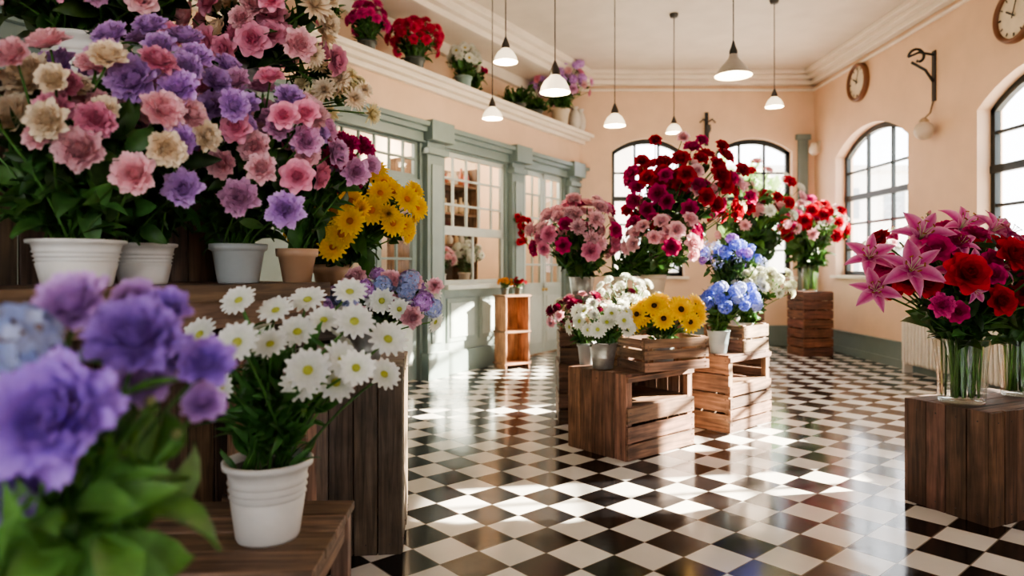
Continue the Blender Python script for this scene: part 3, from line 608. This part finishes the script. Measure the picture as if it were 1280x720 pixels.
bouquet('potted_magenta_carnations','terra',(-.90,2.86,1.34),.085,.14,(-.82,2.95,1.82),(.2,.16,.16),[T('carn',MAG,w=3),T('pom',MAU,w=1)],20,160,fs=.065,lsz=.12,face=D,droop=False)
bouquet('potted_yellow_chrysanthemums','terra',(-.98,3.72,1.22),.11,.2,(-.82,3.52,1.66),(.34,.24,.24),[T('gerb',YEL,ORG[0],1.05,4),T('mum',YEL,w=2.2),T('mum',CREAM,w=1)],48,300,fs=.07,lsz=.17,face=D,
 explicit=[(-.92,3.2,1.62,0,.075),(-.80,3.2,1.56,0,.075),(-.72,3.25,1.68,1,.06),(-.90,3.2,1.74,0,.07),(-.76,3.2,1.62,0,.07),(-.84,3.2,1.50,0,.07)])
bouquet('potted_white_purple_mix','zinc',(-.74,3.46,.92),.10,.16,(-.66,3.38,1.20),(.29,.2,.17),[T('daisy',WHITE,GC,w=2),T('hyd',LAV,w=1.5),T('pom',LPINK,w=2),T('hyd',PBLUE,w=.8)],38,130,fs=.062,lsz=.12,face=D,
 explicit=[(-.48,3.32,1.33,2,.055),(-.38,3.36,1.31,2,.05),(-.43,3.34,1.24,1,.06)])
bouquet('potted_pink_roses','white',(-1.72,2.75,2.07),.16,.24,(-1.68,2.7,2.58),(.55,.3,.26),[T('pom',PINK,w=2),T('rose',LPINK,w=2),T('pom',MAU,w=1),T('pom',CREAM,w=.8)],36,420,fs=.078,lsz=.18,face=(0,-.5,-.4),
 explicit=[(-1.60,2.45,2.42,0,.075),(-1.48,2.45,2.40,2,.075),(-1.85,2.45,2.40,1,.075),(-1.35,2.5,2.38,1,.065),(-1.25,2.5,2.25,0,.06)])
bouquet('potted_pink_roses','grey',(-1.25,3.12,2.07),.10,.26,(-1.08,3.0,2.36),(.32,.22,.29),[T('rose',PINK,w=2),T('pom',LPINK,w=1.5),T('mum',CREAM,w=1.2),T('pom',CREAM,w=.8)],42,220,fs=.075,lsz=.14,face=(0,-.5,-.1))
bouquet('potted_cream_mums','white',(-1.04,3.30,2.07),.07,.14,(-.84,3.2,2.18),(.17,.15,.17),[T('mum',((.8,.66,.35),(.88,.80,.55)),w=1.5),T('mum',CREAM,w=1)],20,90,fs=.058,lsz=.12,face=D)
dx=[(-.744,1.85,1.198),(-.568,1.9,1.115),(-.457,2.0,1.107),(-.66,2.1,1.203),(-.606,2.2,1.232),(-.547,2.3,1.319),(-.914,2.0,1.205),(-.761,2.2,1.263),(-.485,2.1,1.235),(-.529,2.05,1.056),(-.431,2.3,1.041),(-.917,2.3,1.279),(-.703,2.35,1.29),(-.84,2.1,1.30),(-.40,2.2,1.17),(-.62,2.0,1.06)]
bouquet('potted_white_daisies','white',(-.75,2.1,.575),.128,.24,(-.70,2.1,1.08),(.24,.2,.14),[T('daisy',((.74,.77,.64),(.88,.88,.85)),GC),T('bud',((.3,.42,.12),(.8,.82,.65)),w=.3,rs=.35)],8,230,explicit=[(*d,0,.064*R.uniform(.85,1.1)) for d in dx],fs=.056,lsz=.13,face=(0,-.2,.2),lcol=(.045,.12,.028),stemr=.0045,lk=1)
px=[(-.63,.95,1.19,0,.105),(-.58,1.06,1.285,0,.085),(-.50,1.12,1.24,0,.055),(-.74,1.0,1.28,1,.085),(-.70,1.10,1.335,2,.07),(-.61,1.2,1.32,0,.055),(-.554,1.05,1.19,3,.024),(-.515,1.05,1.14,3,.026),(-.80,1.0,1.2,0,.09),(-.66,1.2,1.34,2,.05),(-.72,.98,1.08,0,.08),(-.52,1.15,1.17,2,.045),(-.60,1.12,1.21,2,.06),(-.66,1.1,1.10,3,.03),(-.57,1.15,1.25,0,.05)]
bouquet('potted_purple_lisianthus','white',(-.74,1.02,.55),.12,.26,(-.70,1.05,1.03),(.24,.2,.14),[T('pom',PUR,w=3,rs=1),T('hyd',PBLUE),T('pom',LAV),T('bud',((.25,.36,.10),(.5,.5,.25)))],0,260,explicit=px,fs=.06,lsz=.16,face=(.1,-.4,.1),lcol=(.09,.20,.045))
# ---------------------------------------------------------------- ledge plants
def led(s,y=.06): p=FF([[s,y,3.8]])[0]; return tuple(p)
def ledge(name,kind,s,pr,ph,ch,rad,types,n,nl,fs,y=.06,**k):
    b=led(s,y); return bouquet(name,kind,b,pr,ph,(b[0],b[1],b[2]+ch),rad,types,n,nl,fs=fs,lsz=.16,**k)
ledge('potted_magenta_geranium','dark',-.72,.11,.18,.4,.2,[T('carn',HOT,w=2),T('carn',MAG)],22,70,.08)
ledge('potted_red_geranium','dark',.12,.13,.2,.42,(.32,.3,.26),[T('carn',((.5,.012,.06),(.8,.07,.17)))],36,80,.085)
ledge('potted_white_mums','green',1.15,.12,.22,.45,(.22,.22,.22),[T('mum',WHITE,w=2),T('daisy',WHITE)],26,60,.075)
ledge('potted_trailing_fern','dark',2.6,.12,.15,.22,(.4,.3,.2),[T('spray',WHITE)],4,170,.05)
ledge('potted_trailing_fern','dark',3.15,.12,.15,.22,(.35,.3,.2),[T('spray',LPINK)],4,150,.05)
ledge('potted_lilac_roses','cream',3.85,.16,.30,.72,(.45,.35,.4),[T('rose',MAU,w=2),T('carn',LPINK),T('hyd',LAV),T('rose',PINK)],40,160,.1,y=-.02)
ledge('potted_leafy_plant','zinc',-1.35,.13,.24,.42,(.22,.22,.18),[T('spray',WHITE)],4,100,.05)
ledge('potted_leafy_plant','grey',1.75,.08,.2,.45,(.16,.16,.22),[T('rose',MAG),T('spray',LPINK)],6,60,.06,y=.3)
for s in(4.3,4.52):
    mb=MB(); b=led(s,-.06); revolve(mb,[(.001,0),(.06,0),(.10,.12),(.105,.22),(.08,.32),(.05,.38),(.07,.42)],b,iPOT,(.6,.55,.48),24); mb.build('ceramic_urn',b)
b=tuple(FF([[1.5,.3,1.14]])[0]); bouquet('potted_white_hydrangea','cream',b,.09,.2,(b[0],b[1],b[2]+.42),(.25,.13,.18),[T('hyd',WHITE),T('mum',WHITE)],16,50,fs=.08,lsz=.1)
b=tuple(FF([[.95,.3,1.14]])[0]); bouquet('potted_pink_carnations','white',b,.08,.18,(b[0],b[1],b[2]+.36),(.2,.13,.14),[T('carn',LPINK)],12,40,fs=.07,lsz=.1)
for dxx,c in((-.12,ORG),(.1,RED)):
    p=S([[dxx,0,1.025]])[0]; bouquet('potted_marigolds','dark',tuple(p),.06,.1,(p[0],p[1],p[2]+.17),(.1,.1,.06),[T('carn',c)],9,20,fs=.035,lsz=.07)
mb=MB(); c0=FF([[2.37,-.16,2.0]])[0]
for k in range(14):
    p=c0+np.array([R.normal(0,.05),-abs(R.normal(0,.05)),R.uniform(-.22,.2)]); flower(mb,'rose',p,(.4,-1,.2),.06,*RED)
    leaf(mb,p,R.normal(0,1,3),.13)
tube(mb,[c0+(-.05,.08,.3),c0+(0,0,.1),c0+(0,0,-.25)],.008,iLEAF,(.05,.1,.03)); mb.build('hanging_rose_spray',tuple(c0))
# ---------------------------------------------------------------- pendant lamps
def pendant(x,y,z,r,style):
    mb=MB(); o=(x,y,z)
    tube(mb,[(x,y,z+r*1.2),(x,y,H-.02)],.006,iBLK,(.02,.02,.02),6)
    revolve(mb,[(.001,H-z-.05),(.05,H-z-.05),(.06,H-z-.02),(.06,H-z)],o,iBLK,(.05,.045,.04),20)
    if style=='metal':
        revolve(mb,[(r,0),(r*.93,r*.1),(r*.72,r*.42),(r*.42,r*.75),(r*.26,r*.95),(r*.2,r*1.25),(.001,r*1.3)],o,iPOT,(.36,.32,.28),36)
        revolve(mb,[(r*.98,0),(r*.7,r*.4),(r*.4,r*.72),(.001,r*.9)],o,iSHD,(.8,.8,.8),36)
        revolve(mb,[(r*.22,r*1.1),(r*.22,r*1.35),(r*.12,r*1.6),(.008,r*1.9)],o,iBLK,(.03,.03,.03),20)
    else:
        revolve(mb,[(r,0),(r*.97,r*.06),(r*.88,r*.4),(r*.68,r*.78),(r*.42,r*1.0),(r*.3,r*1.15)],o,iSHD,(1,1,1),36,rfun=lambda a,z:1+.02*math.cos(12*a))
        revolve(mb,[(r*.34,r*1.1),(r*.34,r*1.4),(r*.22,r*1.7),(.008,r*2.1)],o,iBLK,(.05,.04,.035),20)
    sphere(mb,(x,y,z+r*.3),r*.3,iBULB,(1,1,1))
    mb.build('pendant_lamp',(x,y,z))
    l=bpy.data.lights.new('pendant_light','POINT'); l.energy=22; l.color=(1,.78,.5); l.shadow_soft_size=.06
    lo=bpy.data.objects.new('pendant_light',l); lo.location=(x,y,z-.06); sc.collection.objects.link(lo)
for a in((-.06,6.5,3.36,.115,'g'),(-.23,8.0,3.15,.12,'g'),(.41,6.5,3.07,.145,'g'),(1.28,8.5,3.17,.135,'g'),(2.23,9.4,3.26,.11,'g'),(2.27,7.0,3.37,.19,'metal'),(3.42,8.9,3.50,.115,'g')): pendant(*a)
def clock(Y,Z,r):
    mb=MB()
    R3=np.stack([np.array([0,0,1.]),np.array([0,1.,0]),np.array([-1.,0,0])],axis=1)
    o=(5.45,Y,Z)
    revolve(mb,[(r,0),(r,.04),(r*.96,.07),(r*.88,.08),(r*.82,.05),(r*.82,.03)],o,iPOT,(.16,.06,.025),44,R3=R3)
    revolve(mb,[(r*.82,.032),(.001,.034)],o,iPOT,(.68,.60,.46),44,R3=R3)
    def mark(a,r0,r1,w,h=.045):
        c,s=math.cos(a),math.sin(a)
        P=[]
        for q,t in((r0,-w),(r1,-w),(r1,w),(r0,w)): P.append([5.45-h,Y-q*s+t*c,Z+q*c+t*s])
        P=np.array(P); P2=P+np.array([.006,0,0]); mb.add(np.vstack([P,P2]),BF,iBLK,(.02,.015,.01),False)
    for k in range(12): mark(k*PI/6,r*.64,r*.76,r*.018 if k%3 else r*.035)
    mark(-1.0,-r*.1,r*.4,r*.03,.055); mark(.35,-r*.12,r*.62,r*.02,.06)
    mb.build('wall_clock',o)
clock(10.7,4.31,.30); clock(7.36,4.13,.30)
mb=MB(); Y=8.8; x=5.45
box(mb,x-.02,x,Y-.035,Y+.035,3.55,4.2,iBLK,(.03,.03,.03))
th=np.linspace(0,1.6*PI,16); sp=[(x-.22-.12*math.cos(t)*(1-t/9),Y,4.12+.12*math.sin(t)*(1-t/9)) for t in th]
tube(mb,[(x-.02,Y,3.8),(x-.12,Y,3.95),(x-.3,Y,4.05)],.018,iBLK,(.03,.03,.03),8); tube(mb,sp,.018,iBLK,(.03,.03,.03),8)
tube(mb,[(x-.02,Y,4.15),(x-.2,Y,4.18),(x-.34,Y,4.12)],.016,iBLK,(.03,.03,.03),8)
tube(mb,[(x-.02,Y,3.55),(x-.06,Y,3.4),(x-.12,Y,3.34)],.012,iBLK,(.25,.18,.12),8)
revolve(mb,[(.001,3.34),(.03,3.33),(.06,3.3),(.06,3.26)],(x-.14,Y,0),iMET,(.5,.4,.3),20); sphere(mb,(x-.14,Y,3.17),.12,iPOT,(.55,.46,.37),24)
mb.build('iron_wall_bracket_lamp',(x,Y,3.6))
mb=MB(); bx,by=3.5,12.3
box(mb,bx-.03,bx+.03,by-.03,by,3.6,4.2,iBLK,(.03,.03,.03)); tube(mb,[(bx-.14,by-.08,4.0),(bx-.08,by-.1,4.06),(bx,by-.05,4.0),(bx+.08,by-.1,4.06),(bx+.14,by-.08,4.0)],.015,iBLK,(.03,.03,.03),8)
tube(mb,[(bx,by-.02,3.75),(bx,by-.12,3.7),(bx,by-.14,3.8)],.014,iBLK,(.03,.03,.03),8); revolve(mb,[(.02,3.8),(.05,3.86),(.04,3.95)],(bx,by-.14,0),iBLK,(.04,.04,.04),14)
mb.build('iron_wall_sconce',(bx,by,3.9))
mb=MB(); revolve(mb,[(.001,3.62),(.05,3.62),(.09,3.52),(.09,3.45),(.04,3.4),(.001,3.4)],(5.36,12.1,0),iPOT,(.7,.62,.5),20); tube(mb,[(5.44,12.1,3.55),(5.38,12.1,3.5)],.02,iBLK,(.1,.09,.08)); box(mb,5.42,5.45,12.04,12.16,3.45,3.65,iPOT,(.6,.5,.4)); mb.build('small_wall_lamp',(5.36,12.1,3.5))
def radiator(y0,y1):
    mb=MB(); c=(.72,.68,.61); n=int((y1-y0)/.075)
    for k in range(n):
        y=y0+(k+.5)*(y1-y0)/n
        for xx in(5.26,5.34): tube(mb,[(xx,y,.12),(xx,y,.17),(xx,y,.66),(xx,y,.72)],[.018,.026,.026,.018],iPOT,c,8)
        tube(mb,[(5.26,y,.70),(5.30,y,.735),(5.34,y,.70)],.024,iPOT,c,8); tube(mb,[(5.26,y,.14),(5.34,y,.14)],.02,iPOT,c,8)
    for z in(.16,.68): tube(mb,[(5.30,y0-.02,z),(5.30,y1+.02,z)],.022,iPOT,c,8)
    for y in(y0+.05,y1-.05): box(mb,5.24,5.36,y-.02,y+.02,0,.14,iPOT,c)
    mb.build('cast_iron_radiator',(5.3,(y0+y1)/2,0))
radiator(7.9,9.2); radiator(6.0,7.75)
# ---------------------------------------------------------------- outside
mb=MB(); box(mb,-60,70,-50,80,-.5,-.12,iPNT,(.5,.49,.47)); mb.build('exterior_ground')
def building(x0,x1,y0,y1,h,c):
    mb=MB(); box(mb,x0,x1,y0,y1,-.12,h,iPNT,c); box(mb,x0-.2,x1+.2,y0-.2,y1+.2,h,h+.3,iPNT,np.array(c)*.8)
    for z in np.arange(1.2,h-1.5,2.8):
        for x in np.arange(x0+1,x1-1.5,2.4): box(mb,x,x+1.1,y0-.05,y0+.05,z,z+1.6,iPOT,(.3,.32,.34))
        for y in np.arange(y0+1,y1-1.5,2.4): box(mb,x0-.05,x0+.05,y,y+1.1,z,z+1.6,iPOT,(.3,.32,.34))
    mb.build('exterior_building')
building(-6,6,34,42,8,(.72,.62,.54)); building(9,22,36,44,6.5,(.75,.70,.64)); building(30,38,8,26,5,(.72,.66,.6))
def tree(x,y,h,r):
    mb=MB(); tube(mb,[(x,y,-.12),(x+.1,y,h*.5),(x,y,h)],[.2,.14,.05],iWOOD,(.1,.07,.05),8)
    for k in range(1300):
        d=R.normal(0,1,3); d/=np.linalg.norm(d); leaf(mb,np.array([x,y,h])+d*r*R.uniform(.4,1)*[1,1,.8],R.normal(0,1,3),.45,g=(.22,.34,.10))
    mb.build('street_tree',(x,y,-.12))
tree(6.6,21,3.4,1.6); tree(21,21,2.6,1.6)
# ---------------------------------------------------------------- light
w=bpy.data.worlds.new('sky'); sc.world=w; w.use_nodes=True
bg=w.node_tree.nodes['Background']; bg.inputs[0].default_value=(.96,.97,1,1); bg.inputs[1].default_value=8.0
s=bpy.data.lights.new('sun','SUN'); s.energy=85; s.color=(1,.88,.70); s.angle=math.radians(.8)
so=bpy.data.objects.new('sun',s); so.rotation_euler=Vector((-1,-.18,-.42)).to_track_quat('-Z','Y').to_euler(); so.location=(20,10,10); sc.collection.objects.link(so)
for q in((1.4,1.2,3.2),(3.2,.5,3.2),(-.6,.9,3.0)):
    l=bpy.data.lights.new('backroom_light','POINT'); l.energy=80; l.color=(1,.88,.7); l.shadow_soft_size=.15
    lo=bpy.data.objects.new('backroom_light',l); lo.location=FF([q])[0]; sc.collection.objects.link(lo)
# ---------------------------------------------------------------- camera
cam=bpy.data.cameras.new('camera'); cam.lens=24; cam.sensor_width=36; cam.shift_y=-25/1280; cam.clip_start=.05
cam.dof.use_dof=True; cam.dof.focus_distance=3.6; cam.dof.aperture_fstop=1.5
co=bpy.data.objects.new('camera',cam); co.location=(0,0,1.4); co.rotation_euler=(PI/2,0,0); sc.collection.objects.link(co); sc.camera=co
print('verts',sum(len(m.vertices) for m in bpy.data.meshes))
